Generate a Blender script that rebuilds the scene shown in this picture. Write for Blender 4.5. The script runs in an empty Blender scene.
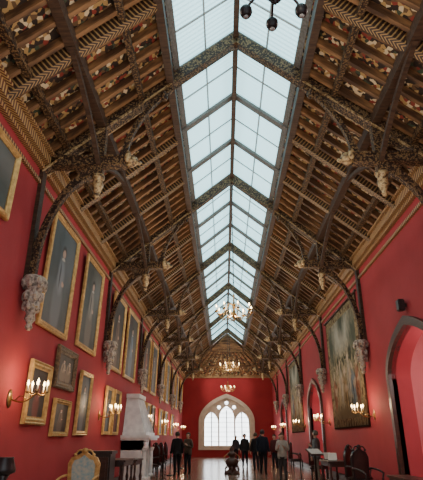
import bpy,bmesh,math,random
from mathutils import Vector,Matrix
random.seed(4)
C=bpy.context.scene.collection
XC=.36; HW=4.1; XL=XC-HW; XR=XC+HW; HC=6.85; SL=.829; YB=-1.5; YE=46.0; BAY=6.5/3; T0=8.6
def surf(h): return 6.95+(HW-h)*SL
# ---------------- materials
def base(name):
    m=bpy.data.materials.new(name); m.use_nodes=True
    return m,m.node_tree,m.node_tree.nodes['Principled BSDF']
def setramp(r,stops,const=False):
    cr=r.color_ramp
    if const: cr.interpolation='CONSTANT'
    while len(cr.elements)<len(stops): cr.elements.new(.5)
    for e,(p,c) in zip(cr.elements,stops): e.position=p; e.color=(*c,1)
def pmat(name,c,rough=.6,metal=0,c2=None,scale=5,stretch=(1,1,1),bump=0,es=0,stops=None,detail=4,bscale=None,spec=None):
    m,nt,b=base(name); N=nt.nodes; L=nt.links
    b.inputs['Base Color'].default_value=(*c,1); b.inputs['Roughness'].default_value=rough; b.inputs['Metallic'].default_value=metal
    if spec is not None: b.inputs['Specular IOR Level'].default_value=spec
    if es:
        b.inputs['Emission Color'].default_value=(*c,1); b.inputs['Emission Strength'].default_value=es
    tc=N.new('ShaderNodeTexCoord'); mp=N.new('ShaderNodeMapping'); mp.inputs['Scale'].default_value=stretch
    L.new(tc.outputs['Object'],mp.inputs[0])
    n=N.new('ShaderNodeTexNoise'); n.inputs['Scale'].default_value=scale; n.inputs['Detail'].default_value=detail
    L.new(mp.outputs[0],n.inputs['Vector'])
    r=N.new('ShaderNodeValToRGB')
    if stops is None:
        if c2 is None: c2=tuple(x*.85 for x in c)
        stops=[(.35,c),(.65,c2)]
    setramp(r,stops); L.new(n.outputs[0],r.inputs[0]); L.new(r.outputs[0],b.inputs['Base Color'])
    if bump:
        bp=N.new('ShaderNodeBump'); bp.inputs['Strength'].default_value=bump; bp.inputs['Distance'].default_value=.02
        n2=N.new('ShaderNodeTexNoise'); n2.inputs['Scale'].default_value=bscale or scale*4; L.new(mp.outputs[0],n2.inputs['Vector'])
        L.new(n2.outputs[0],bp.inputs['Height']); L.new(bp.outputs[0],b.inputs['Normal'])
    return m
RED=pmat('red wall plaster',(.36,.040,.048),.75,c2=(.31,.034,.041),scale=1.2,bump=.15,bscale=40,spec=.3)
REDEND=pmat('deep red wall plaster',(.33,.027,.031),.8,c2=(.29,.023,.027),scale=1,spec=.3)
PINK=pmat('pink alcove plaster',(.66,.20,.21),.8,c2=(.56,.15,.16),scale=1)
WOOD=pmat('dark oak',(.034,.018,.011),.55,c2=(.075,.042,.025),scale=3,stretch=(1,6,6),bump=.2,spec=.25)
CARV=pmat('carved oak',(.05,.028,.02),.55,scale=24,stops=[(.40,(.018,.009,.006)),(.52,(.05,.027,.015)),(.59,(.27,.165,.07)),(.66,(.05,.028,.016))],bump=.9,bscale=36,spec=.25)
TAN=pmat('warm oak rafter',(.27,.14,.06),.55,c2=(.055,.028,.015),scale=1.4,stretch=(1,5,5),bump=.2,spec=.25)
GOLD=pmat('gilding',(.62,.40,.12),.32,metal=.6,c2=(.42,.26,.08),scale=14,bump=.35,bscale=30)
GILC=pmat('gilded carving',(.4,.3,.15),.45,metal=.15,scale=12,stops=[(.38,(.06,.035,.02)),(.48,(.30,.19,.08)),(.58,(.48,.36,.18)),(.66,(.13,.075,.035))],bump=.8,bscale=26)
FRG=pmat('gilt frame',(.72,.48,.18),.4,metal=.4,c2=(.46,.29,.10),scale=10,bump=.6,bscale=35)
FRD=pmat('dark gilt frame',(.22,.14,.07),.5,metal=.4,c2=(.09,.06,.035),scale=16,bump=.7,bscale=40)
BRASS=pmat('aged brass',(.45,.28,.10),.3,metal=.9,c2=(.25,.15,.06),scale=12)
IRON=pmat('black iron',(.02,.018,.017),.45,metal=.4,c2=(.035,.03,.028),scale=9)
STONE=pmat('carved gilded sandstone',(.46,.36,.26),.8,scale=13,stops=[(.36,(.14,.11,.09)),(.48,(.36,.30,.24)),(.58,(.48,.42,.35)),(.68,(.42,.29,.13))],bump=1,bscale=24)
CREAM=pmat('cream window stone',(.62,.52,.40),.8,c2=(.52,.43,.33),scale=5)
MARB=pmat('white marble',(.78,.76,.74),.4,c2=(.62,.60,.60),scale=4,bump=.1)
BLACK=pmat('black lacquer',(.015,.013,.013),.35,c2=(.03,.025,.024),scale=6)
DKW=pmat('dark mahogany',(.035,.016,.012),.35,c2=(.07,.03,.02),scale=6,stretch=(1,1,4))
BLUE=pmat('pale blue silk',(.26,.40,.43),.7,c2=(.50,.50,.40),scale=16)
REDV=pmat('crimson velvet',(.22,.02,.025),.8,c2=(.14,.012,.015),scale=8)
DKPAD=pmat('dark brown leather',(.05,.022,.018),.5,c2=(.03,.015,.012),scale=8)
CANDLE=pmat('candle wax',(.85,.78,.6),.6)
FLAME=pmat('lit bulb',(1,.72,.35),.5,es=16)
PAPER=pmat('white card',(.6,.6,.57),.8)
SOOT=pmat('black firebox',(.01,.01,.01),.9)
# floor
def floormat():
    m,nt,b=base('polished floor boards'); N=nt.nodes; L=nt.links
    tc=N.new('ShaderNodeTexCoord'); mp=N.new('ShaderNodeMapping'); mp.inputs['Rotation'].default_value=(0,0,math.pi/2)
    br=N.new('ShaderNodeTexBrick'); br.inputs['Scale'].default_value=1; br.inputs['Brick Width'].default_value=2.4; br.inputs['Row Height'].default_value=.16
    br.inputs['Mortar Size'].default_value=.006
    br.inputs['Color1'].default_value=(.27,.17,.12,1); br.inputs['Color2'].default_value=(.20,.12,.085,1); br.inputs['Mortar'].default_value=(.07,.035,.02,1)
    L.new(tc.outputs['Object'],mp.inputs[0]); L.new(mp.outputs[0],br.inputs['Vector']); L.new(br.outputs[0],b.inputs['Base Color'])
    b.inputs['Roughness'].default_value=.2
    return m
FLOOR=floormat()
# painted boards
def paintedmat():
    m,nt,b=base('painted ceiling boards'); N=nt.nodes; L=nt.links
    tc=N.new('ShaderNodeTexCoord'); mp=N.new('ShaderNodeMapping'); mp.inputs['Scale'].default_value=(4.6,4.6,4.6)
    v=N.new('ShaderNodeTexVoronoi'); v.inputs['Scale'].default_value=2.8
    L.new(tc.outputs['Object'],mp.inputs[0]); L.new(mp.outputs[0],v.inputs['Vector'])
    s=N.new('ShaderNodeSeparateColor'); L.new(v.outputs['Color'],s.inputs[0])
    r=N.new('ShaderNodeValToRGB'); setramp(r,[(0,(.025,.014,.009)),(.30,(.13,.07,.03)),(.46,(.24,.035,.022)),(.60,(.05,.07,.04)),(.66,(.42,.27,.10)),(.86,(.66,.54,.34))],True)
    L.new(s.outputs[0],r.inputs[0]); L.new(r.outputs[0],b.inputs['Base Color']); b.inputs['Roughness'].default_value=.7
    return m
PAINTED=paintedmat()
def chevmat(name,ax,ay,k,c1,c2,wid=.5):
    m,nt,b=base(name); N=nt.nodes; L=nt.links
    tc=N.new('ShaderNodeTexCoord'); s=N.new('ShaderNodeSeparateXYZ'); L.new(tc.outputs['Object'],s.inputs[0])
    def mt(op,a,bv):
        n=N.new('ShaderNodeMath'); n.operation=op
        if hasattr(a,'links'): L.new(a,n.inputs[0])
        else: n.inputs[0].default_value=a
        if bv is not None:
            if hasattr(bv,'links'): L.new(bv,n.inputs[1])
            else: n.inputs[1].default_value=bv
        return n.outputs[0]
    a=mt('ABSOLUTE',s.outputs[ay],None); a=mt('MULTIPLY',a,1.3); a=mt('ADD',a,s.outputs[ax]); a=mt('MULTIPLY',a,k); a=mt('FRACT',a,None); a=mt('GREATER_THAN',a,wid)
    mx=N.new('ShaderNodeMix'); mx.data_type='RGBA'; L.new(a,mx.inputs[0]); mx.inputs[6].default_value=(*c1,1); mx.inputs[7].default_value=(*c2,1)
    L.new(mx.outputs[2],b.inputs['Base Color']); b.inputs['Roughness'].default_value=.55
    return m
CHEV=chevmat('gilded chevron beam',0,1,12,(.035,.018,.011),(.34,.21,.08),.66)
CORN=chevmat('gilded cornice',1,0,11,(.10,.026,.016),(.46,.31,.12),.55)
# skylight
def skymat():
    m,nt,b=base('frosted skylight glass'); N=nt.nodes; L=nt.links
    tc=N.new('ShaderNodeTexCoord'); w=N.new('ShaderNodeTexWave'); w.bands_direction='Y'; w.inputs['Scale'].default_value=2.6; w.inputs['Distortion'].default_value=.2
    L.new(tc.outputs['Object'],w.inputs['Vector'])
    r=N.new('ShaderNodeValToRGB'); setramp(r,[(0,(.30,.58,.66)),(.5,(.48,.86,.95))]); L.new(w.outputs[0],r.inputs[0])
    L.new(r.outputs[0],b.inputs['Emission Color']); b.inputs['Emission Strength'].default_value=2.1
    b.inputs['Base Color'].default_value=(.5,.7,.75,1)
    return m
SKY=skymat()
WIN=pmat('bright window glass',(.9,.96,1),.3,es=5)
BAR=pmat('pale glazing bar',(.38,.42,.42),.5)
GBAR=pmat('grey-brown glazing beam',(.16,.145,.13),.6,c2=(.09,.08,.07),scale=20)
# ---------------- mesh helpers
def mk(name,bm,mat,parent=None,smooth=False,loc=None):
    bmesh.ops.recalc_face_normals(bm,faces=bm.faces[:])
    me=bpy.data.meshes.new(name); bm.to_mesh(me); bm.free()
    for m in (mat if isinstance(mat,(list,tuple)) else [mat]): me.materials.append(m)
    if smooth:
        for p in me.polygons: p.use_smooth=True
    o=bpy.data.objects.new(name,me); C.objects.link(o)
    if parent: o.parent=parent
    if loc: o.location=loc
    return o
def emp(name,loc=(0,0,0),rz=0):
    o=bpy.data.objects.new(name,None); C.objects.link(o); o.location=loc; o.rotation_euler=(0,0,rz); o.empty_display_size=.2
    return o
def top(o,label,cat,group=None):
    o['label']=label; o['category']=cat
    if group: o['group']=group
    return o
def struct(o): o['kind']='structure'; return o
def box(bm,x0,x1,y0,y1,z0,z1,mi=0):
    v=[bm.verts.new((x,y,z)) for x in(x0,x1) for y in(y0,y1) for z in(z0,z1)]
    for f in((0,1,3,2),(4,6,7,5),(0,4,5,1),(2,3,7,6),(0,2,6,4),(1,5,7,3)):
        bm.faces.new([v[i] for i in f]).material_index=mi
    return v
def strut(bm,p,q,w,d,side=Vector((0,1,0)),mi=0):
    p=Vector(p);q=Vector(q);t=(q-p).normalized();side=Vector(side);n=t.cross(side).normalized();s=n.cross(t).normalized()
    v=[bm.verts.new(e+s*a*w/2+n*b*d/2) for e in(p,q) for a in(-1,1) for b in(-1,1)]
    for f in((0,1,3,2),(4,6,7,5),(0,4,5,1),(2,3,7,6),(0,2,6,4),(1,5,7,3)): bm.faces.new([v[i] for i in f]).material_index=mi
def ribbon(bm,pts,deps,w,side):
    side=Vector(side).normalized(); P=[Vector(p) for p in pts]; rings=[]
    for i,p in enumerate(P):
        t=(P[min(i+1,len(P)-1)]-P[max(i-1,0)]).normalized(); n=t.cross(side).normalized(); d=deps[i] if isinstance(deps,list) else deps
        rings.append([bm.verts.new(p+side*a*w/2+n*b*d/2) for a,b in((-1,-1),(1,-1),(1,1),(-1,1))])
    for a,b in zip(rings,rings[1:]):
        for i in range(4): bm.faces.new((a[i],a[(i+1)%4],b[(i+1)%4],b[i]))
    bm.faces.new(rings[0]); bm.faces.new(rings[-1][::-1])
def bez(a,b,c,n=10):
    a,b,c=Vector(a),Vector(b),Vector(c)
    return [a*(1-t)**2+b*2*t*(1-t)+c*t*t for t in [i/n for i in range(n+1)]]
def lathe(bm,prof,n=16,c=(0,0,0),sx=1,sy=1):
    c=Vector(c); R=[]
    for r,z in prof: R.append([bm.verts.new(c+Vector((math.cos(2*math.pi*i/n)*r*sx,math.sin(2*math.pi*i/n)*r*sy,z))) for i in range(n)])
    for a,b in zip(R,R[1:]):
        for i in range(n): bm.faces.new((a[i],a[(i+1)%n],b[(i+1)%n],b[i]))
    bm.faces.new(R[0][::-1]); bm.faces.new(R[-1])
def tube(bm,pts,r,n=8):
    P=[Vector(p) for p in pts]; R=[]
    for i,p in enumerate(P):
        t=(P[min(i+1,len(P)-1)]-P[max(i-1,0)]).normalized()
        u=t.cross(Vector((0,0,1))); u=u if u.length>.1 else t.cross(Vector((1,0,0))); u.normalize(); w=t.cross(u).normalized()
        rr=r[i] if isinstance(r,list) else r
        R.append([bm.verts.new(p+(u*math.cos(2*math.pi*k/n)+w*math.sin(2*math.pi*k/n))*rr) for k in range(n)])
    for a,b in zip(R,R[1:]):
        for i in range(n): bm.faces.new((a[i],a[(i+1)%n],b[(i+1)%n],b[i]))
    bm.faces.new(R[0][::-1]); bm.faces.new(R[-1])
def ball(bm,c,r,s=(1,1,1),seg=10):
    m=Matrix.Translation(c)@Matrix.Diagonal((*s,1)); bmesh.ops.create_uvsphere(bm,u_segments=seg,v_segments=max(6,seg//2+2),radius=r,matrix=m)
def copytree(src,loc,rz=None):
    t=src.copy(); C.objects.link(t); t.location=loc
    if rz is not None: t.rotation_euler=(0,0,rz)
    def rec(a,b):
        for ch in a.children:
            k=ch.copy(); C.objects.link(k); k.parent=b; k.matrix_parent_inverse=ch.matrix_parent_inverse.copy(); rec(ch,k)
    rec(src,t); return t
def plate(name,outer,holes,th,mtx,mat):
    cu=bpy.data.curves.new('tmp','CURVE'); cu.dimensions='2D'; cu.fill_mode='BOTH'; cu.extrude=th/2
    for pts in [outer]+holes:
        s=cu.splines.new('POLY'); s.points.add(len(pts)-1); s.use_cyclic_u=True
        for i,p in enumerate(pts): s.points[i].co=(p[0],p[1],0,1)
    o=bpy.data.objects.new('tmp',cu); C.objects.link(o); bpy.context.view_layer.update()
    me=bpy.data.meshes.new_from_object(o.evaluated_get(bpy.context.evaluated_depsgraph_get()))
    bpy.data.objects.remove(o); me.transform(mtx); me.name=name
    me.materials.clear(); me.materials.append(mat)
    for p in me.polygons: p.material_index=0
    r=bpy.data.objects.new(name,me); C.objects.link(r); return r
def arch(cx,w,z0,zs,za,n=10):
    rise=za-zs; pts=[(cx-w/2,z0)]
    for i in range(n+1):
        a=math.pi-(math.pi/3)*i/n; x=cx+w/2+w*math.cos(a); z=math.sin(a)/.8660254*rise; pts.append((x,zs+z))
    L=pts[:]
    return L+[(2*cx-x,z) for x,z in L[::-1][1:]]
def circ(cx,cz,r,n=20): return [(cx+r*math.cos(2*math.pi*i/n),cz+r*math.sin(2*math.pi*i/n)) for i in range(n)]
YZ=lambda x:Matrix(((0,0,1,x),(1,0,0,0),(0,1,0,0),(0,0,0,1)))  # 2D(x,y)->(Y,Z) plane at x
XZ=lambda y:Matrix(((1,0,0,0),(0,0,1,y),(0,1,0,0),(0,0,0,1)))
# ---------------- shell
bm=bmesh.new(); box(bm,XL-.3,XR+2,YB,YE+.6,-.2,0); struct(mk('floor',bm,FLOOR))
bm=bmesh.new(); box(bm,XL-.3,XL,YB,YE,0,HC+.2); struct(mk('wall_left',bm,RED))
DOORS=[11.6,24.75,37.8]; DW=3.3
ho=[arch(y,DW,.0,2.95,4.05) for y in DOORS]
ho=[[(p[0],max(p[1],.02)) for p in h] for h in ho]
w=plate('wall_right',[(YB,0),(YE,0),(YE,HC+.2),(YB,HC+.2)],ho,.5,YZ(XR+.25),RED); struct(w)
for i,y in enumerate(DOORS):
    bm=bmesh.new(); box(bm,XR+.5,XR+1.9,y-2.1,y-1.9,0,4.6); box(bm,XR+.5,XR+1.9,y+1.9,y+2.1,0,4.6); box(bm,XR+1.7,XR+1.9,y-1.9,y+1.9,0,4.6); box(bm,XR+.5,XR+1.9,y-2.1,y+2.1,4.5,4.7)
    struct(mk('wall_alcove_%d'%(i+1),bm,PINK))
    o=arch(y,DW+.36,0,2.97,4.27); n_=arch(y,DW,-.0,2.95,4.05); n_=[(p[0],max(p[1],.01)) for p in n_]
    bm=bmesh.new(); A=[bm.verts.new((XR-.1,p[0],p[1])) for p in o]; B=[bm.verts.new((XR-.1,p[0],p[1])) for p in n_]
    A2=[bm.verts.new((XR+.02,p[0],p[1])) for p in o]; B2=[bm.verts.new((XR+.12,p[0],p[1])) for p in n_]
    for j in range(len(A)-1):
        bm.faces.new((A[j],A[j+1],B[j+1],B[j])); bm.faces.new((A[j],A2[j],A2[j+1],A[j+1])); bm.faces.new((B[j],B[j+1],B2[j+1],B2[j]))
    struct(mk('trim_%d'%(i+10),bm,DKW))
# end wall with window
WX=.25
gable=[(XL,0),(XR,0),(XR,HC+.2),(XC,surf(0)+.1),(XL,HC+.2)]
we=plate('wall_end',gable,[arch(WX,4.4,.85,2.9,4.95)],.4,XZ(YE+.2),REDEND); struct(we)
hs=[arch(WX-1.38,1.2,.95,2.85,3.75),arch(WX,1.3,.95,3.3,4.25),arch(WX+1.38,1.2,.95,2.85,3.75),circ(WX-.68,4.14,.16),circ(WX+.68,4.14,.16),circ(WX,4.52,.16)]
tr=plate('window_41',arch(WX,4.4,.85,2.9,4.95),hs,.16,XZ(YE+.08),CREAM); struct(tr)
rg=plate('trim_1',arch(WX,5.0,.6,2.95,5.3),[arch(WX,4.36,.87,2.9,4.93)],.14,XZ(YE-.07),CREAM); struct(rg)
bm=bmesh.new(); box(bm,WX-2.3,WX+2.3,YE+.22,YE+.26,.8,5.0); 
for k in range(9): box(bm,WX-2.3,WX+2.3,YE+.19,YE+.21,1.25+k*.4,1.28+k*.4,1)
for k in(-1.36,0,1.36): box(bm,WX+k-.04,WX+k+.04,YE+.19,YE+.21,.9,3.9,1)
struct(mk('window_42',bm,[WIN,GBAR]))
# baseboards, cornices
bm=bmesh.new(); box(bm,XL,XL+.04,YB,YE,0,.28); box(bm,XL,XL+.055,YB,YE,.24,.28); struct(mk('baseboard_left',bm,DKW))
bm=bmesh.new(); ys=[YB]+sum([[y-DW/2-.2,y+DW/2+.2] for y in DOORS],[])+[YE]
for a,b in zip(ys[::2],ys[1::2]): box(bm,XR-.04,XR,a,b,0,.28); box(bm,XR-.055,XR,a,b,.24,.28)
struct(mk('baseboard_right',bm,DKW))
for n_,(x,s) in enumerate(((XL,1),(XR,-1))):
    bm=bmesh.new()
    for a,b,z0,z1 in((0,.06,6.30,6.38),(0,.10,6.62,6.72),(0,.2,6.72,6.92),(0,.28,6.92,6.98)):
        box(bm,min(x+a*s,x+b*s),max(x+a*s,x+b*s),YB,YE,z0,z1)
    struct(mk('trim_%d'%(n_+2),bm,CORN))
bm=bmesh.new(); box(bm,XL,XR,YE-.16,YE,6.7,6.95); struct(mk('trim_4',bm,CORN))
# ceiling slopes
EDGE=1.4
bm=bmesh.new()
for s in(-1,1):
    v=[bm.verts.new((XC+s*h,y,surf(h)+dz)) for dz in(0,.15) for h,y in((HW+.3,YB),(EDGE,YB),(EDGE,YE+.3),(HW+.3,YE+.3))]
    bm.faces.new(v[:4]); bm.faces.new(v[4:])
    for i in range(4): bm.faces.new((v[i],v[(i+1)%4],v[4+(i+1)%4],v[4+i]))
YS=T0+BAY*16
for s in(-1,1):
    bm.faces.new([bm.verts.new((XC+s*h,y,surf(h))) for h,y in((EDGE,YS),(0,YS),(0,YE+.3),(EDGE,YE+.3))])
struct(mk('ceiling',bm,PAINTED))
# hipped end
bm=bmesh.new(); bm.faces.new([bm.verts.new(p) for p in((XC,YS,surf(0)-.1),(XL,YE-.05,HC),(XR,YE-.05,HC))]); struct(mk('ceiling_hip',bm,PAINTED))
bm=bmesh.new()
for k in range(13):
    x=XL+(XR-XL)*k/12; strut(bm,(XC,YS-.1,surf(0)-.25),(x,YE-.12,HC+.02),.16,.16,(1,0,0))
for t in(.35,.7):
    strut(bm,(XC-HW*t,YS+(YE-YS)*t-.1,surf(0)-.25-(surf(0)-HC)*t),(XC+HW*t,YS+(YE-YS)*t-.1,surf(0)-.25-(surf(0)-HC)*t),.14,.14,(0,1,0))
top(mk('hip_rafter_fan',bm,TAN),'fan of warm oak ribs closing the far end of the roof','roof beam')
# skylight windows
n_=1; ang=math.atan(SL)
wm={}
for s in(-1,1):
    bm=bmesh.new()
    def P(h,y,dz): return (s*h,y,-(h)*SL+dz)
    def slab(h0,h1,y0,y1,dz,t,mi):
        v=[bm.verts.new(P(h,y,d)) for d in(dz,dz+t) for h,y in((h0,y0),(h1,y0),(h1,y1),(h0,y1))]
        for f in((0,1,2,3),(4,5,6,7),(0,1,5,4),(1,2,6,5),(2,3,7,6),(3,0,4,7)): bm.faces.new([v[i] for i in f]).material_index=mi
    slab(.02,EDGE,0,BAY,.0,.02,0)
    slab(.02,EDGE,-.10,.10,-.12,.10,2); slab(.02,EDGE,BAY/2-.022,BAY/2+.022,-.03,.03,1); slab(EDGE/2-.018,EDGE/2+.018,.05,BAY,-.03,.03,1)
    slab(EDGE-.12,EDGE,0,BAY,-.07,.05,2)
    wm[s]=mk('window_%d'%n_,bm,[SKY,BAR,GBAR]); 
for k in range(20):
    for s in(-1,1):
        o=wm[s] if k==0 else wm[s].copy()
        if k: C.objects.link(o)
        o.name='window_%d'%n_; n_+=1; o.location=(XC,T0+BAY*(k-4),surf(0)+.02); struct(o)
# purlins & ridge
def longbeam(name,h,w,d,dz,mat,lab):
    for s in(-1,1) if h else (1,):
        bm=bmesh.new(); box(bm,-w/2,w/2,YB,YS+2.73*max(0,h-.3)/HW-(.15 if h else .2),-d/2,d/2); o=mk(name,bm,mat,loc=(XC+s*h,0,surf(h)-dz)); top(o,lab,'roof beam','long roof timbers' if h else None)
longbeam('ridge_beam',0,.12,.2,.16,WOOD,'dark oak ridge beam running between the skylights')
longbeam('skylight_curb',EDGE+.08,.16,.26,.22,WOOD,'dark oak beam edging the skylight')
longbeam('purlin',2.9,.18,.22,.2,WOOD,'heavy dark oak purlin carried by hammer posts')
longbeam('purlin',2.1,.12,.16,.18,CARV,'carved oak purlin on roof slope')
longbeam('purlin',3.6,.12,.16,.18,CARV,'carved oak purlin on roof slope')
# common rafters
def rafter(name,w,d,mat,h0=HW,h1=EDGE+.14):
    L=(h0-h1)/math.cos(ang); bm=bmesh.new(); box(bm,0,L,-w/2,w/2,-d/2,d/2); return mk(name,bm,mat),L
src,L=rafter('common_rafter',.09,.15,TAN); first=True
y=YB+.3
while y<YS:
    k=(y-T0)/BAY
    if abs(k-round(k))*BAY>.14:
        for s in(-1,1):
            o=src if first else src.copy()
            if not first: C.objects.link(o)
            first=False
            o.location=(XC+s*HW,y,surf(HW)-.11); o.rotation_euler=(0,-ang,0) if s<0 else (0,-(math.pi-ang),0)
            top(o,'slim warm oak common rafter under painted boards','roof beam','common rafters')
    y+=.4335
src,L=rafter('intermediate_rafter',.17,.24,CHEV); first=True
for k in range(-4,17):
    if k%3==0 : continue
    for s in(-1,1):
        o=src if first else src.copy()
        if not first: C.objects.link(o)
        first=False
        o.location=(XC+s*HW,T0+BAY*k,surf(HW)-.17); o.rotation_euler=(0,-ang,0) if s<0 else (0,-(math.pi-ang),0)
        top(o,'dark rafter painted with gilded chevrons','roof beam','chevron painted rafters')
# ---------------- trusses
tr=emp('roof_truss',(XC,T0,0))
for s in(-1,1):
    bm=bmesh.new(); strut(bm,(s*(HW-.02),0,surf(HW)-.22),(0,0,surf(0)-.22),.22,.26); mk('principal_rafter',bm,CARV,tr)
    for q in(-1,1):
        bm=bmesh.new(); strut(bm,(s*(HW-.05),q*.115,surf(HW)-.36),(s*EDGE,q*.115,surf(EDGE)-.36),.03,.04); mk('gilt_edge',bm,GILC,tr)
    bm=bmesh.new(); box(bm,min(s*4.08,s*2.34),max(s*4.08,s*2.34),-.11,.11,6.72,6.92)
    box(bm,min(s*4.08,s*2.34),max(s*4.08,s*2.34),-.14,.14,6.90,6.95); mk('hammer_beam',bm,CARV,tr)
    bm=bmesh.new(); box(bm,s*2.9-.09,s*2.9+.09,-.09,.09,6.45,surf(2.9)-.3); mk('hammer_post',bm,CARV,tr)
    bm=bmesh.new(); lathe(bm,[(.03,-.5),(.06,-.44),(.045,-.4),(.09,-.3),(.12,-.18),(.09,-.08),(.13,-.03),(.13,.04)],12,(s*2.9,0,6.48)); mk('pendant_finial',bm,GILC,tr,True)
    bm=bmesh.new(); ball(bm,(s*2.24,0,6.86),.12,(1.2,.9,1.15)); ball(bm,(s*2.1,0,6.82),.06,(1.3,.8,.8)); ball(bm,(s*2.3,.13,6.9),.09,(.8,.5,1.5)); ball(bm,(s*2.3,-.13,6.9),.09,(.8,.5,1.5)); mk('carved_head',bm,GILC,tr,True)
    bm=bmesh.new(); ball(bm,(s*1.62,0,surf(1.62)-.5),.09,(1,1,1.1)); 
    for q in(-1,1): ball(bm,(s*1.62,q*.09,surf(1.62)-.46),.06,(.8,.9,1))
    mk('carved_boss',bm,CARV,tr,True)
    bm=bmesh.new(); ribbon(bm,bez((s*4.0,0,4.3),(s*3.95,0,6.1),(s*2.95,0,6.68),12),[.2,.17,.15,.13,.12,.12,.12,.12,.13,.15,.18,.22,.26],.13,(0,1,0)); mk('curved_brace',bm,CARV,tr)
    bm=bmesh.new(); ribbon(bm,bez((s*2.42,0,6.9),(s*2.35,0,7.8),(s*1.5,0,surf(1.5)-.36),12),[.2,.16,.13,.11,.1,.1,.1,.1,.1,.11,.13,.16,.2],.11,(0,1,0)); mk('arched_brace',bm,CARV,tr)
    bm=bmesh.new(); ribbon(bm,bez((s*3.0,0,7.0),(s*3.05,0,7.35),(s*3.5,0,surf(3.5)-.3),6),.12,.13,(0,1,0)); mk('arched_brace',bm,CARV,tr)
    bm=bmesh.new(); box(bm,s*4.06-.05,s*4.06+.04,-.1,.1,4.3,6.7); mk('wall_post',bm,WOOD,tr)
    for q in(-1,1):
        bm=bmesh.new(); ribbon(bm,bez((s*2.9,q*.08,6.75),(s*2.9,q*1.05,7.4),(s*2.9,q*2.4,surf(2.9)-.28),10),.09,.09,(1,0,0)); mk('purlin_brace',bm,WOOD,tr)
    bm=bmesh.new(); lathe(bm,[(.04,-1.0),(.09,-.95),(.06,-.88),(.13,-.8),(.10,-.7),(.19,-.57),(.14,-.5),(.22,-.38),(.17,-.28),(.28,-.12),(.28,-.04),(.24,0)],14,(s*3.9,0,4.32),sx=.75)
    for zz,nn,rr in((-.56,5,.16),(-.38,6,.2),(-.14,8,.26)):
        for j in range(nn):
            a=j*6.283/nn+zz*5; ball(bm,(s*3.9+math.cos(a)*rr*.75,math.sin(a)*rr,4.32+zz),.065,(.8,.8,1.5),seg=8)
    mk('stone_corbel',bm,STONE,tr,True)
top(tr,'carved dark oak hammer-beam roof truss on stone corbels','roof truss','hammer-beam trusses')
for k in(-1,1,2,3,4,5): copytree(tr,(XC,T0+6.5*k,0))
# ---------------- paintings
def ellfn(N,L,tc,nz,wob=.08):
    def ell(cur,cy,cz,ry,rz,col,soft=.25):
        s=N.new('ShaderNodeVectorMath'); s.operation='SUBTRACT'; L.new(tc.outputs['Generated'],s.inputs[0]); s.inputs[1].default_value=(0,cy+wob/2,cz+wob/2)
        ad=N.new('ShaderNodeVectorMath'); ad.operation='MULTIPLY_ADD'; L.new(nz.outputs['Color'],ad.inputs[0]); ad.inputs[1].default_value=(0,wob,wob); L.new(s.outputs[0],ad.inputs[2])
        mu=N.new('ShaderNodeVectorMath'); mu.operation='MULTIPLY'; L.new(ad.outputs[0],mu.inputs[0]); mu.inputs[1].default_value=(0,1/ry,1/rz)
        ln=N.new('ShaderNodeVectorMath'); ln.operation='LENGTH'; L.new(mu.outputs[0],ln.inputs[0])
        mr=N.new('ShaderNodeMapRange'); mr.inputs[1].default_value=1+soft; mr.inputs[2].default_value=1-soft; L.new(ln.outputs['Value'],mr.inputs[0])
        mx=N.new('ShaderNodeMix'); mx.data_type='RGBA'; L.new(mr.outputs[0],mx.inputs[0]); L.new(cur,mx.inputs[6]); mx.inputs[7].default_value=(*col,1)
        return mx.outputs[2]
    return ell
def pic_mat(name,bg,coat,skin,light=None,cx=.5,two=False):
    m,nt,b=base(name); N=nt.nodes; L=nt.links
    tc=N.new('ShaderNodeTexCoord')
    nz=N.new('ShaderNodeTexNoise'); nz.inputs['Scale'].default_value=3.5; nz.inputs['Detail'].default_value=5; L.new(tc.outputs['Generated'],nz.inputs['Vector'])
    r=N.new('ShaderNodeValToRGB'); setramp(r,[(.35,bg),(.62,tuple(x*2.0+.01 for x in bg))]); L.new(nz.outputs[0],r.inputs[0]); cur=r.outputs[0]
    ell=ellfn(N,L,tc,nz)
    if light: cur=ell(cur,.85,.75,.35,.25,light,.6)
    for c in ([cx] if not two else [.33,.68]):
        cur=ell(cur,c,.22,.19,.30,coat,.2); cur=ell(cur,c+.02,.52,.13,.17,tuple(min(1,x*1.7+.01) for x in coat),.3)
        cur=ell(cur,c+.04,.775,.085,.06,(.03,.02,.015),.2); cur=ell(cur,c+.04,.75,.06,.045,skin,.2); cur=ell(cur,c+.13,.45,.045,.025,skin,.3); cur=ell(cur,c+.04,.685,.06,.018,(.5,.46,.38),.3)
        cur=ell(cur,c-.02,.52,.03,.12,tuple(x*.4 for x in coat),.4)
    L.new(cur,b.inputs['Base Color']); b.inputs['Roughness'].default_value=.5
    return m
PM=[pic_mat('portrait grey green',(.022,.026,.026),(.11,.12,.13),(.5,.32,.23),(.10,.12,.13)),
 pic_mat('portrait olive sky',(.028,.032,.027),(.15,.135,.11),(.5,.34,.25),(.15,.16,.15)),
 pic_mat('portrait dark red',(.022,.016,.013),(.18,.05,.035),(.5,.33,.23)),
 pic_mat('portrait blue gown',(.025,.025,.025),(.10,.14,.18),(.5,.36,.28),(.10,.10,.085)),
 pic_mat('portrait brown',(.02,.015,.011),(.10,.065,.04),(.5,.32,.22)),
 pic_mat('double portrait',(.03,.024,.017),(.22,.16,.10),(.5,.35,.25),None,.5,True)]
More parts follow.
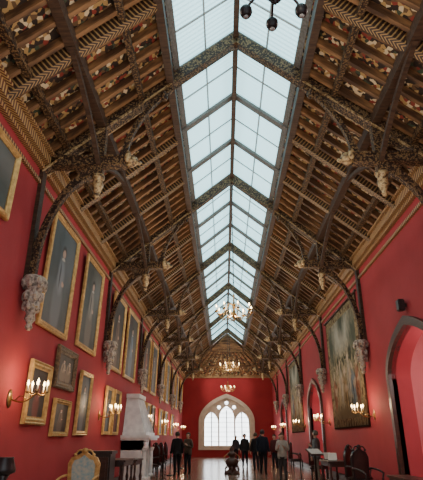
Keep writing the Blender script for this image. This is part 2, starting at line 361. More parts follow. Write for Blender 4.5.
def painting(y0,y1,z0,z1,mat,fm,lab,fw=.13,side=-1,tilt=.03):
    x=XL if side<0 else XR; cy=(y0+y1)/2; H=z1-z0; W=y1-y0
    e=emp('painting',(x-side*.005,cy,z0))
    e.rotation_euler=(0,tilt if side<0 else -tilt,0)
    d=-side
    bm=bmesh.new(); prof=[(0,.005),(0,.06),(.18,.085),(.35,.06),(.6,.075),(.85,.04),(1,.045),(1,.02)]
    R=[]
    for t,dep in prof:
        o=t*fw; R.append([bm.verts.new((d*dep,a*(W/2-o),c)) for a,c in((-1,o),(1,o),(1,H-o),(-1,H-o))])
    for a,b in zip(R,R[1:]):
        for i in range(4): bm.faces.new((a[i],a[(i+1)%4],b[(i+1)%4],b[i]))
    mk('frame',bm,fm,e)
    bm=bmesh.new(); o=fw*.95; xs=sorted((d*.01,d*.026)); box(bm,xs[0],xs[1],-(W/2-o),W/2-o,o,H-o); mk('canvas',bm,mat,e)
    top(e,lab,'painting'); return e
UP=[(5.5,7.4,4.95,6.25,1,'pale gilt framed painting high on red wall'),
(9.35,11.2,3.62,6.15,0,'full-length portrait of standing figure in gilt frame'),
(12.05,13.9,3.68,6.15,1,'full-length portrait against landscape in gilt frame'),
(15.6,17.55,3.62,6.15,4,'large dark brown portrait in gilt frame'),
(18.2,20.4,3.62,6.2,3,'full-length portrait in blue gown, gilt frame'),
(22.2,24.3,3.62,6.15,2,'full-length portrait in red coat, gilt frame'),
(25.0,27.0,3.62,6.15,0,'full-length grey portrait in gilt frame'),
(28.8,30.8,3.62,6.15,4,'large dark portrait in gilt frame'),
(31.6,33.6,3.62,6.15,1,'full-length landscape portrait in gilt frame'),
(35.3,37.3,3.62,6.15,2,'full-length red portrait in gilt frame'),
(38.2,40.2,3.62,6.15,3,'full-length blue portrait in gilt frame'),
(42,44.2,3.62,6.15,0,'large portrait near the end wall, gilt frame')]
for y0,y1,z0,z1,k,l in UP: painting(y0,y1,z0,z1,PM[k],FRG,l,.13)
LO=[(9.3,10.45,1.75,2.93,2,FRG,'half-length portrait in broad gilt frame beside sconce',.15),
(10.75,12.2,2.55,3.47,5,FRD,'small double portrait in dark ornate frame',.17),
(10.9,12.05,1.55,2.33,4,FRG,'small dark portrait in gilt frame',.1),
(12.65,13.75,1.58,3.15,0,FRG,'tall half-length portrait in gilt frame',.11),
(15.6,16.55,1.62,3.05,3,FRG,'half-length portrait in gilt frame',.1),
(16.85,17.8,1.62,3.05,2,FRG,'half-length red portrait in gilt frame',.1),
(22.3,23.6,1.7,3.1,4,FRG,'half-length brown portrait in gilt frame',.1),
(24.0,25.3,1.7,3.1,1,FRG,'half-length portrait in gilt frame',.1),
(25.7,27.0,1.7,3.1,2,FRD,'small portrait in dark frame',.1),
(29,30.4,1.7,3.1,0,FRG,'half-length portrait in gilt frame',.1),
(31.5,33,1.7,3.1,4,FRG,'half-length dark portrait in gilt frame',.1),
(35.5,37,1.7,3.1,3,FRG,'half-length portrait in gilt frame',.1)]
for y0,y1,z0,z1,k,fm,l,fw in LO: painting(y0,y1,z0,z1,PM[k],fm,l,fw)
# tapestries
def tapmat(name,sh):
    rnd=random.Random(sh*7)
    m,nt,b=base(name); N=nt.nodes; L=nt.links
    tc=N.new('ShaderNodeTexCoord'); mp=N.new('ShaderNodeMapping'); mp.inputs['Location'].default_value=(sh,sh,0); mp.inputs['Scale'].default_value=(1,1.5,1.3); L.new(tc.outputs['Generated'],mp.inputs[0])
    nz=N.new('ShaderNodeTexNoise'); nz.inputs['Scale'].default_value=9; nz.inputs['Detail'].default_value=6; nz.inputs['Distortion'].default_value=.6; L.new(mp.outputs[0],nz.inputs['Vector'])
    r=N.new('ShaderNodeValToRGB'); setramp(r,[(.38,(.06,.06,.04)),(.46,(.16,.14,.08)),(.54,(.40,.32,.19)),(.62,(.17,.16,.11))]); L.new(nz.outputs[0],r.inputs[0]); cur=r.outputs[0]
    ell=ellfn(N,L,tc,nz,.14)
    cur=ell(cur,.5,.80,.30,.14,(.46,.42,.33),.6)
    for cy,cz,rr in((.16,.72,.11),(.86,.74,.10),(.48,.92,.09)): cur=ell(cur,cy,cz,rr,.15,(.09,.10,.07),.6)
    cols=[(.50,.38,.22),(.34,.14,.08),(.20,.24,.26),(.48,.42,.32),(.36,.24,.12),(.55,.47,.34)]
    for i,cy in enumerate((.16,.27,.38,.50,.61,.72,.84)):
        h=rnd.uniform(.26,.42); cc=cols[(i+sh)%6]
        cur=ell(cur,cy,h,.052,.15,cc,.35); cur=ell(cur,cy+.015,h-.02,.015,.11,tuple(x*.4 for x in cc),.5); cur=ell(cur,cy-.03,h+.05,.03,.03,(.5,.36,.24),.4)
        cur=ell(cur,cy,h+.19,.022,.034,(.56,.42,.29),.35)
    cur=ell(cur,.5,.12,.42,.05,(.24,.18,.10),.5)
    s=N.new('ShaderNodeSeparateXYZ'); L.new(tc.outputs['Generated'],s.inputs[0])
    def mt(op,a,c):
        n=N.new('ShaderNodeMath'); n.operation=op
        for i,v in enumerate((a,c)):
            if v is None: continue
            if hasattr(v,'links'): L.new(v,n.inputs[i])
            else: n.inputs[i].default_value=v
        return n.outputs[0]
    ay=mt('ABSOLUTE',mt('SUBTRACT',s.outputs[1],.5),None); az=mt('ABSOLUTE',mt('SUBTRACT',s.outputs[2],.5),None)
    mxx=mt('MAXIMUM',ay,az); e=mt('GREATER_THAN',mxx,.425)
    n2=N.new('ShaderNodeTexNoise'); n2.inputs['Scale'].default_value=16; L.new(mp.outputs[0],n2.inputs['Vector'])
    r2=N.new('ShaderNodeValToRGB'); setramp(r2,[(.42,(.12,.07,.04)),(.5,(.40,.29,.15)),(.58,(.24,.19,.11))]); L.new(n2.outputs[0],r2.inputs[0])
    mx=N.new('ShaderNodeMix'); mx.data_type='RGBA'; L.new(e,mx.inputs[0]); L.new(cur,mx.inputs[6]); L.new(r2.outputs[0],mx.inputs[7])
    e2=mt('GREATER_THAN',mxx,.488); m3=N.new('ShaderNodeMix'); m3.data_type='RGBA'; L.new(e2,m3.inputs[0]); L.new(mx.outputs[2],m3.inputs[6]); m3.inputs[7].default_value=(.06,.03,.02,1)
    L.new(m3.outputs[2],b.inputs['Base Color']); b.inputs['Roughness'].default_value=.95; b.inputs['Specular IOR Level'].default_value=.1
    return m
def tapestry(y0,y1,z0,z1,sh):
    bm=bmesh.new(); W=y1-y0; n=60; F=[];B=[]
    for i in range(n+1):
        yy=W*i/n; x=-.05-.008*math.sin(yy*5)
        F.append([bm.verts.new((x*(1 if z==0 else .8),yy,z*(z1-z0))) for z in(0,.5,1)])
        B.append([bm.verts.new((-.01,yy,z*(z1-z0))) for z in(0,.5,1)])
    for i in range(n):
        for j in range(2):
            bm.faces.new((F[i][j],F[i+1][j],F[i+1][j+1],F[i][j+1])); bm.faces.new((B[i][j],B[i+1][j],B[i+1][j+1],B[i][j+1]))
        bm.faces.new((F[i][2],F[i+1][2],B[i+1][2],B[i][2])); bm.faces.new((F[i][0],F[i+1][0],B[i+1][0],B[i][0]))
    for i in(0,n):
        for j in range(2): bm.faces.new((F[i][j],F[i][j+1],B[i][j+1],B[i][j]))
    e=emp('tapestry',(XR,y0,z0)); mk('woven_panel',bm,tapmat('tapestry weave %d'%sh,sh),e,True)
    bm=bmesh.new(); tube(bm,[(-.05,-.1,z1-z0+.03),(-.05,W+.1,z1-z0+.03)],.03); ball(bm,(-.05,-.12,z1-z0+.03),.05); ball(bm,(-.05,W+.12,z1-z0+.03),.05); mk('hanging_rod',bm,DKW,e,True)
    top(e,'large faded green and beige woven figural tapestry on red wall','tapestry')
tapestry(15.7,20.7,1.85,6.05,1)
tapestry(28.6,33.6,1.85,6.05,3)
# ---------------- sconces
def bulb(bm,c,s=1): lathe(bm,[(.006*s,0),(.016*s,.02*s),(.018*s,.035*s),(.01*s,.06*s),(.002*s,.08*s)],8,c)
sc=emp('wall_sconce',(XL,T0+.1,2.15))
bm=bmesh.new(); lathe(bm,[(.02,0),(.09,.0),(.1,.015),(.06,.03),(.03,.05)],14); bm.transform(Matrix.Rotation(math.pi/2,4,'Y')@Matrix.Diagonal((1.6,1,1,1))); mk('wall_plate',bm,BRASS,sc,True)
bm=bmesh.new(); tube(bm,bez((.02,0,0),(.3,0,-.16),(.48,0,.12),10),.014); tube(bm,bez((.1,0,-.05),(.2,0,.12),(.3,0,-.02),6),.008); mk('arm',bm,BRASS,sc,True)
pos=[(.48,0,.14)]+[(.48+.17*math.cos(a),.17*math.sin(a),.1) for a in[i*2*math.pi/5 for i in range(5)]]
for j,p in enumerate(pos):
    if j:
        bm=bmesh.new(); tube(bm,bez((.48,0,.1),((.48+p[0])/2,p[1]/2,0),p,6),.008); mk('branch',bm,BRASS,sc,True)
    bm=bmesh.new(); lathe(bm,[(.01,-.02),(.035,.0),(.04,.012),(.012,.015)],10,p); mk('candle_cup',bm,BRASS,sc,True)
    bm=bmesh.new(); lathe(bm,[(.012,.01),(.012,.11)],8,p); mk('candle',bm,CANDLE,sc,True)
    bm=bmesh.new(); bulb(bm,(p[0],p[1],p[2]+.11),1.2); mk('bulb',bm,FLAME,sc,True)
top(sc,'brass wall sconce with lit candle bulbs on red wall','wall lamp','brass wall sconces')
sp=[]
for k in range(6):
    for s in(-1,1):
        x=XL if s<0 else XR; yy=T0+.1+6.5*k
        if not(k==0 and s<0): copytree(sc,(x,yy,2.15),0 if s<0 else math.pi)
        sp.append((x-s*.48,yy,2.45))
def light(kind,loc,power,col,r=.05,rot=None,**kw):
    l=bpy.data.lights.new('lamp_or_fill_light',kind); l.energy=power; l.color=col
    if kind!='AREA': l.shadow_soft_size=r
    for a,b in kw.items(): setattr(l,a,b)
    o=bpy.data.objects.new('lamp_or_fill_light',l); C.objects.link(o); o.location=loc
    if rot: o.rotation_euler=rot
    return o
for p in sp: light('POINT',p,32,(1,.70,.40),.08)
# ---------------- chandeliers
def chandelier(loc,R,MET,bulbs,label,nb=8,cup=1.0,a0=.2,globe=False):
    ch=emp('chandelier',loc)
    bm=bmesh.new(); lathe(bm,[(.01,-.32),(.04,-.28),(.02,-.24),(.07,-.15),(.1,-.08),(.05,0),(.03,.1),(.06,.2),(.03,.3),(.02,.5),(.04,.55),(.015,.6)] if not globe else [(.01,-.12),(.03,-.08),(.05,0),(.03,.1),(.05,.2),(.02,.5),(.015,.6)],14); mk('stem',bm,MET,ch,True)
    bm=bmesh.new(); tube(bm,[(0,0,.58),(0,0,4.75)],.012)
    for q in range(14): ball(bm,(0,0,.7+q*.3),.025,(1,1,1.6),6)
    mk('chain',bm,IRON,ch,True)
    for i in range(nb):
        a=i*2*math.pi/nb+a0; c,s_=math.cos(a),math.sin(a); f=lambda r,z:(c*r*R/.58,s_*r*R/.58,z)
        bm=bmesh.new(); tube(bm,bez(f(.05,-.08),f(.35,-.38 if not globe else .2),f(.58,-.02),10),.013); tube(bm,bez(f(.04,.25),f(.3,.35),f(.42,-.12 if not globe else .08),8),.008); mk('arm',bm,MET,ch,True)
        p=f(.58,0); k=cup
        if globe:
            bm=bmesh.new(); lathe(bm,[(.02,-.1),(.045,-.09),(.062,-.05),(.06,-.01),(.04,.02),(.015,.04)],14,p); mk('globe_cup',bm,MET,ch,True)
            bm=bmesh.new(); lathe(bm,[(.004,-.125),(.02,-.12),(.026,-.105),(.018,-.09)],10,p); mk('bulb',bm,bulbs,ch,True); continue
        bm=bmesh.new(); lathe(bm,[(.01*k,-.04*k),(.045*k,-.015*k),(.07*k,.01),(.072*k,.02),(.015,.02)],12,p); mk('candle_cup',bm,MET,ch,True)
        bm=bmesh.new(); lathe(bm,[(.013,.01),(.013,.13)],8,p); mk('candle',bm,CANDLE,ch,True)
        bm=bmesh.new(); bulb(bm,(p[0],p[1],p[2]+.13),1.3); mk('bulb',bm,bulbs,ch,True)
    top(ch,label,'chandelier'); return ch
OFF=pmat('unlit frosted bulb',(.35,.33,.30),.4)
ch=chandelier((XC,15.3,5.3),.58,BRASS,FLAME,'brass chandelier with curved arms hanging on long chain'); ch['group']='brass chandeliers'
chandelier((.52,3.32,5.38),.31,IRON,OFF,'unlit dark iron chandelier with round globe cups',6,1,math.pi/2,True)
CH_AND_FILL=[(XC,1.0,5.6),(XC,15.3,5.3),(XC,28.3,5.3),(XC,41.2,5.3)]  # first entry is an added fill light without a chandelier
for p in(CH_AND_FILL[2],CH_AND_FILL[3]): copytree(ch,p,.15)
for p in CH_AND_FILL: light('POINT',(p[0],p[1],p[2]-.1),200,(1,.82,.62),.25)
# cornice uplights / added wall-fill spots
ul=emp('cornice_uplight',(XL+.22,6.2,6.98))
bm=bmesh.new(); lathe(bm,[(.05,0),(.06,.02),(.03,.04)],12); mk('base',bm,IRON,ul,True)
bm=bmesh.new(); lathe(bm,[(.03,0),(.05,.02),(.05,.10),(.04,.10)],12); bm.transform(Matrix.Translation((.03,0,.04))@Matrix.Rotation(.6,4,'Y')); mk('lamp_head',bm,IRON,ul,True)
bm=bmesh.new(); lathe(bm,[(.04,0),(.04,.01)],12); bm.transform(Matrix.Translation((.03,0,.04))@Matrix.Rotation(.6,4,'Y')@Matrix.Translation((0,0,.10))); mk('bulb',bm,FLAME,ul)
top(ul,'small black uplight standing on cornice','lamp','cornice uplights')
for k in range(7):
    for s in(-1,1):
        yy=5.35+6.5*k; x=XL+.22 if s<0 else XR-.22
        if k==0 and s<0: ul.location=(x,yy,6.98)
        else: copytree(ul,(x,yy,6.98),0 if s<0 else math.pi)
        src_=Vector((x-s*.45,yy,7.0)); tgt=Vector((XR if s<0 else XL,yy+.5,3.2)); q=(tgt-src_).to_track_quat('-Z','Y').to_euler()
        light('SPOT',src_,(470 if s<0 else 330),(1,.89,.78),.15,q,spot_size=math.radians(105),spot_blend=1.0)  # added spot evening out the opposite wall, not the uplight's own beam
for k in range(7):
    light('AREA',(XC,2.5+6.5*k,5.75),115,(1,.86,.70),rot=(math.pi,0,0),shape='RECTANGLE',size=6.0,size_y=6.4)  # added upward fill for the ceiling, no fixture belongs to it
for y in DOORS: light('POINT',(XR+1.0,y,3.0),80,(1,.93,.88),.2)  # added points standing in for daylight inside the alcoves
# ---------------- fireplace
fp=emp('fireplace',(XL,20.0,0))
bm=bmesh.new(); box(bm,0,.75,-1.15,-.7,0,1.45); box(bm,0,.75,.7,1.15,0,1.45); box(bm,0,.75,-1.15,1.15,1.12,1.45); box(bm,0,.8,-1.2,1.2,0,.14)
for s in(-1,1):
    lathe(bm,[(.1,.14),(.12,.2),(.08,.26),(.075,1.05),(.11,1.12),(.13,1.2)],12,(.82,s*.92,0))
mk('surround',bm,MARB,fp)
bm=bmesh.new(); box(bm,0,1.0,-1.3,1.3,1.45,1.53); box(bm,0,1.06,-1.36,1.36,1.53,1.62); mk('mantel_shelf',bm,MARB,fp)
bm=bmesh.new()
v=[bm.verts.new((x,y,z)) for z,hx,hy in((1.62,.85,1.1),(2.95,.45,.72)) for x,y in((0.02,-hy),(hx,-hy),(hx,hy),(.02,hy))]
for f in((0,1,2,3),(4,5,6,7),(0,1,5,4),(1,2,6,5),(2,3,7,6),(3,0,4,7)): bm.faces.new([v[i] for i in f])
box(bm,.02,.52,-.8,.8,2.95,3.1); box(bm,.02,.9,-1.14,1.14,1.62,1.72)
for j in range(-3,4): strut(bm,(.86,j*.3,1.72),(.46,j*.2,2.95),.03,.05)
mk('hood',bm,MARB,fp)
bm=bmesh.new(); box(bm,.02,.35,-.69,.69,.15,1.11); mk('firebox',bm,SOOT,fp)
top(fp,'tall white marble fireplace with tapering hood','fireplace')
# ---------------- furniture
def turned(bm,x,y,h,r=.03): lathe(bm,[(r*.7,0),(r*1.2,.03),(r*.7,.08),(r,h*.3),(r*1.5,h*.45),(r*.8,h*.6),(r*1.1,h*.85),(r*1.2,h)],10,(x,y,0))
def chair(loc,rz,wood,pad,label,w=.58,hb=1.2,arms=True,crest=True,inner=.8):
    e=emp('armchair' if arms else 'dining_chair',loc,rz)
    for x in(-1,1):
        for y in(-1,1):
            bm=bmesh.new(); turned(bm,x*w*.43,y*.24,.42); mk('leg',bm,wood,e,True)
    bm=bmesh.new(); box(bm,-w/2,w/2,-.29,.29,.38,.43); mk('seat_rail',bm,wood,e)
    bm=bmesh.new(); box(bm,-w/2+.03,w/2-.03,-.26,.26,.43,.51); bmesh.ops.bevel(bm,geom=bm.edges[:],offset=.025,segments=2,affect='EDGES'); mk('seat',bm,pad,e,True)
    o=[(-w/2+.03,.5),(-w/2,hb*.8),(-w/2+.07,hb*.9),(-w*.2,hb*.93),(0,hb*1.0),(w*.2,hb*.93),(w/2-.07,hb*.9),(w/2,hb*.8),(w/2-.03,.5)]
    i_=[(x*inner,.5+(z-.5)*.84+.04) for x,z in o]
    p=plate('back_frame',o,[i_],.06,XZ(.3),wood); p.parent=e
    p=plate('back_pad',[(x*.99,z) for x,z in i_],[],.05,XZ(.29),pad); p.parent=e
    if crest:
        bm=bmesh.new(); ball(bm,(0,.28,hb),.06,(1.3,.5,1)); 
        for s in(-1,1): tube(bm,bez((s*.05,.28,hb),(s*.14,.28,hb+.05),(s*.2,.28,hb*.95),6),.018); ball(bm,(s*.21,.28,hb*.94),.035)
        mk('crest',bm,wood,e,True)
    if arms:
        for s in(-1,1):
            bm=bmesh.new(); tube(bm,bez((s*w*.48,.28,.78),(s*w*.55,0,.78),(s*w*.52,-.2,.68),8),.025); tube(bm,bez((s*w*.52,-.2,.68),(s*w*.45,-.16,.55),(s*w*.48,-.2,.43),6),.02); mk('arm',bm,wood,e,True)
    top(e,label,'chair'); return e
chair((-3.05,11.0,0),-.15,FRG,BLUE,'gilded armchair with pale blue upholstered back',.72,1.26,inner=.74)
c1=chair((3.75,13.9,0),.5,BLACK,DKPAD,'dark high-backed armchair beside red wall',.6,1.3); c1['group']='dark chairs along the walls'
for p,r in[((3.85,15.2,0),.9),((-3.2,22.6,0),-.9),((-3.2,24.2,0),-1.1),((-3.2,26.0,0),-1.2),((3.85,21.6,0),1.1),((3.9,28.5,0),1.2)]: copytree(c1,p,r)
def table(loc,rz,w,d,h,label,mat=DKW,name='side_table'):
    e=emp(name,loc,rz)
    bm=bmesh.new(); box(bm,-w/2,w/2,-d/2,d/2,h-.05,h); bmesh.ops.bevel(bm,geom=bm.edges[:],offset=.012,segments=2,affect='EDGES'); mk('table_top',bm,mat,e)
    bm=bmesh.new(); box(bm,-w/2+.05,w/2-.05,-d/2+.05,d/2-.05,h-.16,h-.05); mk('apron',bm,mat,e)
    for x in(-1,1):
        for y in(-1,1):
            bm=bmesh.new(); turned(bm,x*(w/2-.08),y*(d/2-.08),h-.1,.035); mk('leg',bm,mat,e,True)
    bm=bmesh.new(); box(bm,-w/2+.08,w/2-.08,-.03,.03,.14,.19); 
    for x in(-1,1): box(bm,x*(w/2-.08)-.03,x*(w/2-.08)+.03,-d/2+.08,d/2-.08,.14,.19)
    mk('stretcher',bm,mat,e)
    top(e,label,'table'); return e
table((-2.95,14.6,0),math.pi/2,1.5,.7,.98,'dark carved side table with turned legs')
table((3.55,17.3,0),math.pi/2,1.6,.65,.85,'dark side table holding white information cards')
table((-3.0,17.0,0),math.pi/2,1.3,.6,.9,'dark side table beside marble fireplace')
table((3.9,11.4,0),math.pi/2,1.5,.5,.75,'low dark bench table in front of arched alcove')
for j,(x,y) in enumerate(((3.45,16.9),(3.6,17.5),(3.5,17.85))):
    e=emp('information_card',(x,y,.85),.3*j-.3)
    bm=bmesh.new(); strut(bm,(-.13,0,.01),(-.13+.26,0,.01),.12,.02); mk('card_base',bm,BLACK,e)
    bm=bmesh.new(); v=[(-.13,-.02,.02),(.13,-.02,.02),(.13,.06,.22),(-.13,.06,.22)]; bm.faces.new([bm.verts.new(q) for q in v]); bm.faces.new([bm.verts.new((q[0],q[1]+.012,q[2])) for q in v]); mk('card_sheet',bm,PAPER,e)
    top(e,'white information card on slanted black base on table','sign','information cards')
# lectern
for j,(x,y) in enumerate(((3.25,18.9),)):
    e=emp('lectern',(x,y,0),.35)
    bm=bmesh.new(); lathe(bm,[(.2,0),(.2,.03),(.05,.06)],14); mk('base',bm,BLACK,e,True)
    bm=bmesh.new(); lathe(bm,[(.03,.05),(.045,.4),(.03,.6),(.04,.98)],10); mk('post',bm,BLACK,e,True)
    bm=bmesh.new(); strut(bm,(0,-.2,.97),(0,.2,1.15),.55,.03,(1,0,0)); mk('slanted_top',bm,DKW,e)
    bm=bmesh.new(); strut(bm,(0,-.17,1.01),(0,.17,1.163),.46,.012,(1,0,0)); mk('information_sheet',bm,PAPER,e)
    top(e,'dark lectern with white information sheet on slanted top','lectern')
# tall cabinet left
cb=emp('cabinet',(-3.22,13.3,0))
bm=bmesh.new(); box(bm,-.4,.4,-.3,.3,.1,1.15); box(bm,-.44,.44,-.34,.34,1.15,1.22); box(bm,-.43,.43,-.33,.33,0,.1); mk('body',bm,BLACK,cb)
for s in(-1,1):
    bm=bmesh.new(); box(bm,s*.19-.17,s*.19+.17,-.325,-.3,.18,1.08); box(bm,s*.19-.11,s*.19+.11,-.335,-.325,.26,1.0); d=mk('door',bm,DKW,cb)
    bm=bmesh.new(); ball(bm,(s*.05,-.35,.65),.018); mk('knob',bm,BRASS,d,True)
top(cb,'black lacquered two-door cabinet against red wall','cabinet')
# torchere left near
def stand(loc,label):
    e=emp('plant_stand',loc)
    bm=bmesh.new(); lathe(bm,[(.2,0),(.2,.04),(.1,.08),(.05,.15),(.07,.3),(.04,.5),(.06,.75),(.04,.9),(.1,1.0)],14); mk('column',bm,BLACK,e,True)
    bm=bmesh.new(); lathe(bm,[(.1,1.0),(.17,1.03),(.17,1.08),(.12,1.22),(.13,1.24),(.1,1.24)],14); mk('urn',bm,BLACK,e,True)
    top(e,label,'stand'); return e
stand((-3.35,8.0,0),'black turned torchere stand beside red wall')
stand((4.05,9.3,0),'black turned stand beside arched alcove')
# centre bronze
cs=emp('jardiniere',(XC+.0,24.6,0))
bm=bmesh.new(); lathe(bm,[(.36,0),(.38,.06),(.3,.1),(.2,.16),(.16,.24),(.22,.3)],16); 
for i in range(3):
    a=i*2.094+.5; tube(bm,bez((.3*math.cos(a),.3*math.sin(a),.05),(.5*math.cos(a),.5*math.sin(a),.2),(.15*math.cos(a),.15*math.sin(a),.4),6),.04)
mk('tripod_base',bm,DKW,cs,True)
bm=bmesh.new(); lathe(bm,[(.15,.28),(.28,.4),(.32,.52),(.26,.62),(.14,.68),(.12,.74),(.2,.8),(.22,.86),(.12,.92),(.08,1.0),(.12,1.06),(.05,1.14),(.02,1.24)],16); mk('vase',bm,DKW,cs,True)
for s in(-1,1):
    bm=bmesh.new(); tube(bm,bez((s*.3,0,.5),(s*.48,0,.72),(s*.18,0,.84),8),.022); mk('handle',bm,BRASS,cs,True)
top(cs,'dark bronze ornamental covered vase on tripod base','vase')
# rope posts
rp=emp('barrier_post',(-2.5,15.5,0))
bm=bmesh.new(); lathe(bm,[(.15,0),(.15,.02),(.03,.05)],14); mk('base',bm,IRON,rp,True)
bm=bmesh.new(); lathe(bm,[(.02,.03),(.02,.92),(.035,.93),(.035,.97),(.01,1.0)],10); mk('pole',bm,IRON,rp,True)
top(rp,'slim black rope barrier post on wooden floor','barrier','barrier posts')
PP=[(-2.4,23.5),(-2.4,26.4),(-2.4,29.3),(-2.4,32.2),(3.0,17.5),(3.0,20.9),(3.0,25.6),(3.0,29.5)]
for x,y in PP: copytree(rp,(x,y,0))
rp.location=(-2.4,20.8,0)
for a,b in(((-2.4,20.8),(-2.4,23.5)),((-2.4,23.5),(-2.4,26.4)),((-2.4,26.4),(-2.4,29.3)),((-2.4,29.3),(-2.4,32.2)),((3.0,25.6),(3.0,29.5))):
    bm=bmesh.new(); tube(bm,bez((a[0],a[1]+.03,.9),((a[0]+b[0])/2,(a[1]+b[1])/2,.5),(b[0],b[1]-.03,.9),12),.014); top(mk('barrier_rope',bm,REDV,smooth=True),'dark red rope hanging between barrier posts','rope','barrier ropes')
# wall speaker
sk=emp('speaker',(XR,11.5,4.5))
bm=bmesh.new(); box(bm,-.22,-.06,-.1,.1,-.14,.14); bmesh.ops.bevel(bm,geom=bm.edges[:],offset=.02,segments=2,affect='EDGES'); mk('body',bm,BLACK,sk)
bm=bmesh.new(); box(bm,-.07,0,-.03,.03,-.04,.04); mk('bracket',bm,IRON,sk)
top(sk,'small black wall speaker above arched alcove','speaker')
# ---------------- people
def person(loc,rz,H,top_c,leg_c,hair_c,label,stride=0,arm='down',long_hair=False,shoe=(.03,.025,.02),top_len='jacket'):
    k=H/1.75; V=[];R=[];E=[];REG=[]
    def j(p,r,par,reg):
        V.append(Vector(p)*k); R.append(r*k); i=len(V)-1
        if par is not None: E.append((par,i)); REG.append(reg)
        return i
    pel=j((0,0,.96),.145,None,None); sp_=j((0,0,1.14),.135,pel,'t'); che=j((0,0,1.33),.155,sp_,'t'); nb=j((0,-.01,1.47),.07,che,'t'); nk=j((0,0,1.53),.052,nb,'s')
    hl=j((0,.02,1.59),.07,nk,'s'); hm=j((0,.01,1.66),.092,hl,'s'); ht=j((0,0,1.72),.07,hm,'s')
    j((0,.115,1.645),.012,hm,'s')
    for s in(-1,1):
        j((s*.095,0,1.65),.016,hm,'s')
        sh=j((s*.165,0,1.42),.068,che,'t')
        if arm=='hold' or (arm=='one' and s>0):
            el=j((s*.23,-.02,1.14),.047,sh,'t'); wr=j((s*.13,.22,1.2),.03,el,'t'); pd=Vector((-s*.3,.6,.5)).normalized()
        else:
            sw=-.12*stride*s*3; el=j((s*.235,-.03+sw*.4,1.15),.047,sh,'t'); wr=j((s*.25,.05+sw,.9),.03,el,'t'); pd=Vector((0,.15,-1)).normalized()
        w=V[wr]/k; pa=j(w+pd*.07,.028,wr,'s'); P_=w+pd*.07
        acr=Vector((0,1,0)) if abs(pd.z)>.8 else Vector((0,-.3,1)).normalized()
        for q,ln in zip((-.03,-.01,.01,.03),(.06,.075,.08,.065)):
            a=j(P_+acr*q+pd*.035,.009,pa,'s'); b=j(P_+acr*q+pd*(.035+ln*.6)+Vector((-s*.005,0,0)),.008,a,'s'); j(P_+acr*q+pd*(.03+ln)+Vector((-s*.02,0,0)),.007,b,'s')
        a=j(w+pd*.04+acr*.04,.01,pa,'s'); j(w+pd*.08+acr*.055+Vector((-s*.01,0,0)),.008,a,'s')
        st=stride*s
        hp=j((s*.085,0,.88),.105,pel,'l'); kn=j((s*.1,.03+st*.7,.5),.064,hp,'l'); an=j((s*.1,st*1.2-.02,.09),.043,kn,'l'); he=j((s*.105,st*1.2,.045),.04,an,'f'); j((s*.12,st*1.2+.14,.04),.036,he,'f')
    me=bpy.data.meshes.new('body'); me.from_pydata(V,E,[]); o=bpy.data.objects.new('tmp',me); C.objects.link(o)
    md=o.modifiers.new('s','SKIN'); md.use_smooth_shade=True
    for i,r in enumerate(R):
        d=me.skin_vertices[0].data[i]; d.radius=(r,r); d.use_root=(i==0)
    sb=o.modifiers.new('ss','SUBSURF'); sb.levels=1; sb.render_levels=1
    bpy.context.view_layer.update()
    m2=bpy.data.meshes.new_from_object(o.evaluated_get(bpy.context.evaluated_depsgraph_get())); bpy.data.objects.remove(o)
    zmin=min(v.co.z for v in m2.vertices)
    for v in m2.vertices:
        v.co.z-=zmin
        if .9*k<v.co.z<1.45*k and abs(v.co.x)<.2*k and abs(v.co.y)<.2*k: v.co.y*=.8; v.co.x*=1.08
    e=bpy.data.objects.new('person',m2); C.objects.link(e); e.location=loc; e.rotation_euler=(0,0,rz)
    m2.materials.clear(); m2.materials.append(pmat('skin tone',(.55,.33,.24),.55))
    for p in m2.polygons: p.use_smooth=True; p.material_index=0
    def seg(c,a,b):
        ab=b-a; t=max(0,min(1,(c-a).dot(ab)/ab.length_squared)); return (c-(a+ab*t)).length
    reg=[]
    for p in m2.polygons:
        c=p.center+Vector((0,0,zmin)); best=min(range(len(E)),key=lambda i:seg(c,V[E[i][0]],V[E[i][1]])-.6*min(R[E[i][0]],R[E[i][1]])); g=REG[best]
        if g=='l' and p.center.z>(.84 if top_len=='jacket' else .93)*k: g='t'
        if g=='f' and p.center.x<0: g='g'
        reg.append(g)
    def cloth(name,g,col,off):
        idx=[i for i,x in enumerate(reg) if x==g]; vs={}; bm=bmesh.new()
        for i in idx:
            f=[]
            for vi in m2.polygons[i].vertices:
                if vi not in vs: v=m2.vertices[vi]; vs[vi]=bm.verts.new(v.co+v.normal*off)
                f.append(vs[vi])
            bm.faces.new(f)
        bmesh.ops.solidify(bm,geom=bm.faces[:],thickness=.006)
        return mk(name,bm,pmat(name+' cloth',col,.85,scale=12),e,True)
    cloth('jacket','t',top_c,.022); cloth('trousers','l',leg_c,.012); cloth('shoe','f',shoe,.008); cloth('shoe','g',shoe,.008)
    bm=bmesh.new(); ball(bm,(0,-.012*k,1.675*k-zmin),.112*k,(.95,1.02,1.05),16)
    dl=[v for v in bm.verts if (v.co.y>.045*k and v.co.z<1.72*k-zmin) or v.co.z<(1.6*k-zmin)]
    bmesh.ops.delete(bm,geom=dl,context='VERTS')
    if long_hair: lathe(bm,[(.06*k,1.38*k),(.1*k,1.45*k),(.105*k,1.6*k),(.09*k,1.7*k)],12,(0,-.055*k,-zmin),1,.6)
    mk('hair',bm,pmat('hair colour',hair_c,.7,scale=20),e,True)
    for s in(-1,1):
        bm=bmesh.new(); ball(bm,(s*.032*k,.092*k,1.67*k-zmin),.011*k); mk('eye',bm,BLACK,e,True)
    bm=bmesh.new(); ball(bm,(0,.088*k,1.605*k-zmin),.02*k,(1.2,.3,.3)); mk('mouth',bm,pmat('lips',(.4,.15,.13),.5),e,True)
    top(e,label,'person'); return e
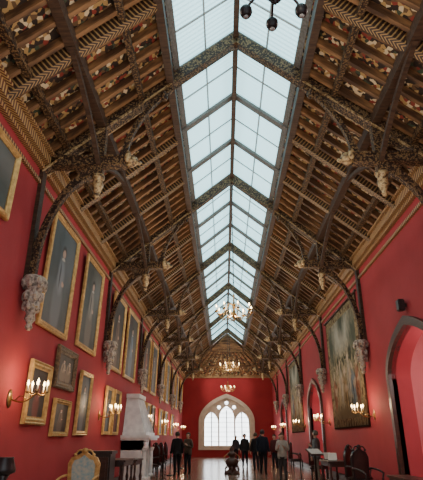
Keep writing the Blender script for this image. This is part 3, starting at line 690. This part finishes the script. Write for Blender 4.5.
person((-2.1,23.4,0),.4,1.78,(.02,.02,.024),(.02,.02,.025),(.04,.03,.02),'standing person in black jacket and dark trousers',.04)
person((-1.7,24.6,0),2.6,1.76,(.17,.14,.11),(.03,.03,.04),(.06,.04,.03),'standing person in brown-grey jacket beside another visitor',0,'hold')
person((1.2,30.5,0),3.0,1.76,(.02,.02,.025),(.02,.02,.03),(.04,.03,.02),'person in dark clothes walking forward',.1)
person((1.65,27.4,0),.2,1.78,(.025,.025,.03),(.03,.035,.05),(.07,.05,.03),'person in black coat seen from behind',.03)
person((1.8,24.4,0),-.3,1.88,(.02,.03,.055),(.02,.02,.025),(.03,.02,.02),'tall person in navy coat seen from behind',0,'down')
person((2.3,20.8,0),2.9,1.70,(.66,.62,.56),(.09,.08,.08),(.12,.06,.03),'woman with long brown hair in cream top holding leaflet',0,'hold',True)
person((3.5,20.0,0),1.0,1.78,(.24,.26,.27),(.36,.32,.26),(.1,.08,.06),'man in grey jacket and beige trousers walking along wall',.09,'one')
person((2.75,28.6,0),2.5,1.7,(.12,.03,.03),(.03,.03,.04),(.05,.03,.02),'person in dark red jacket standing with group',0)
person((.85,38,0),3.1,1.7,(.08,.08,.10),(.03,.03,.04),(.05,.04,.03),'distant person in grey coat near arched window',.06)
person((2.35,33.5,0),.4,1.74,(.05,.06,.05),(.03,.03,.03),(.03,.02,.02),'person in dark green coat seen from behind',.05)
person((3.35,31.2,0),2.9,1.74,(.16,.18,.22),(.04,.04,.06),(.05,.04,.03),'person in blue-grey jacket near red wall',.06)
# ---------------- camera, world
cam=bpy.data.cameras.new('camera'); co=bpy.data.objects.new('camera',cam); C.objects.link(co)
cam.sensor_fit='VERTICAL'; cam.sensor_height=36; cam.lens=36; cam.clip_end=200
co.location=(0,0,1.5); co.rotation_euler=(math.radians(90+22.5),0,math.radians(1.38)); bpy.context.scene.camera=co
w=bpy.data.worlds.new('world'); bpy.context.scene.world=w; w.use_nodes=True
w.node_tree.nodes['Background'].inputs[0].default_value=(.85,.92,1,1); w.node_tree.nodes['Background'].inputs[1].default_value=1.4
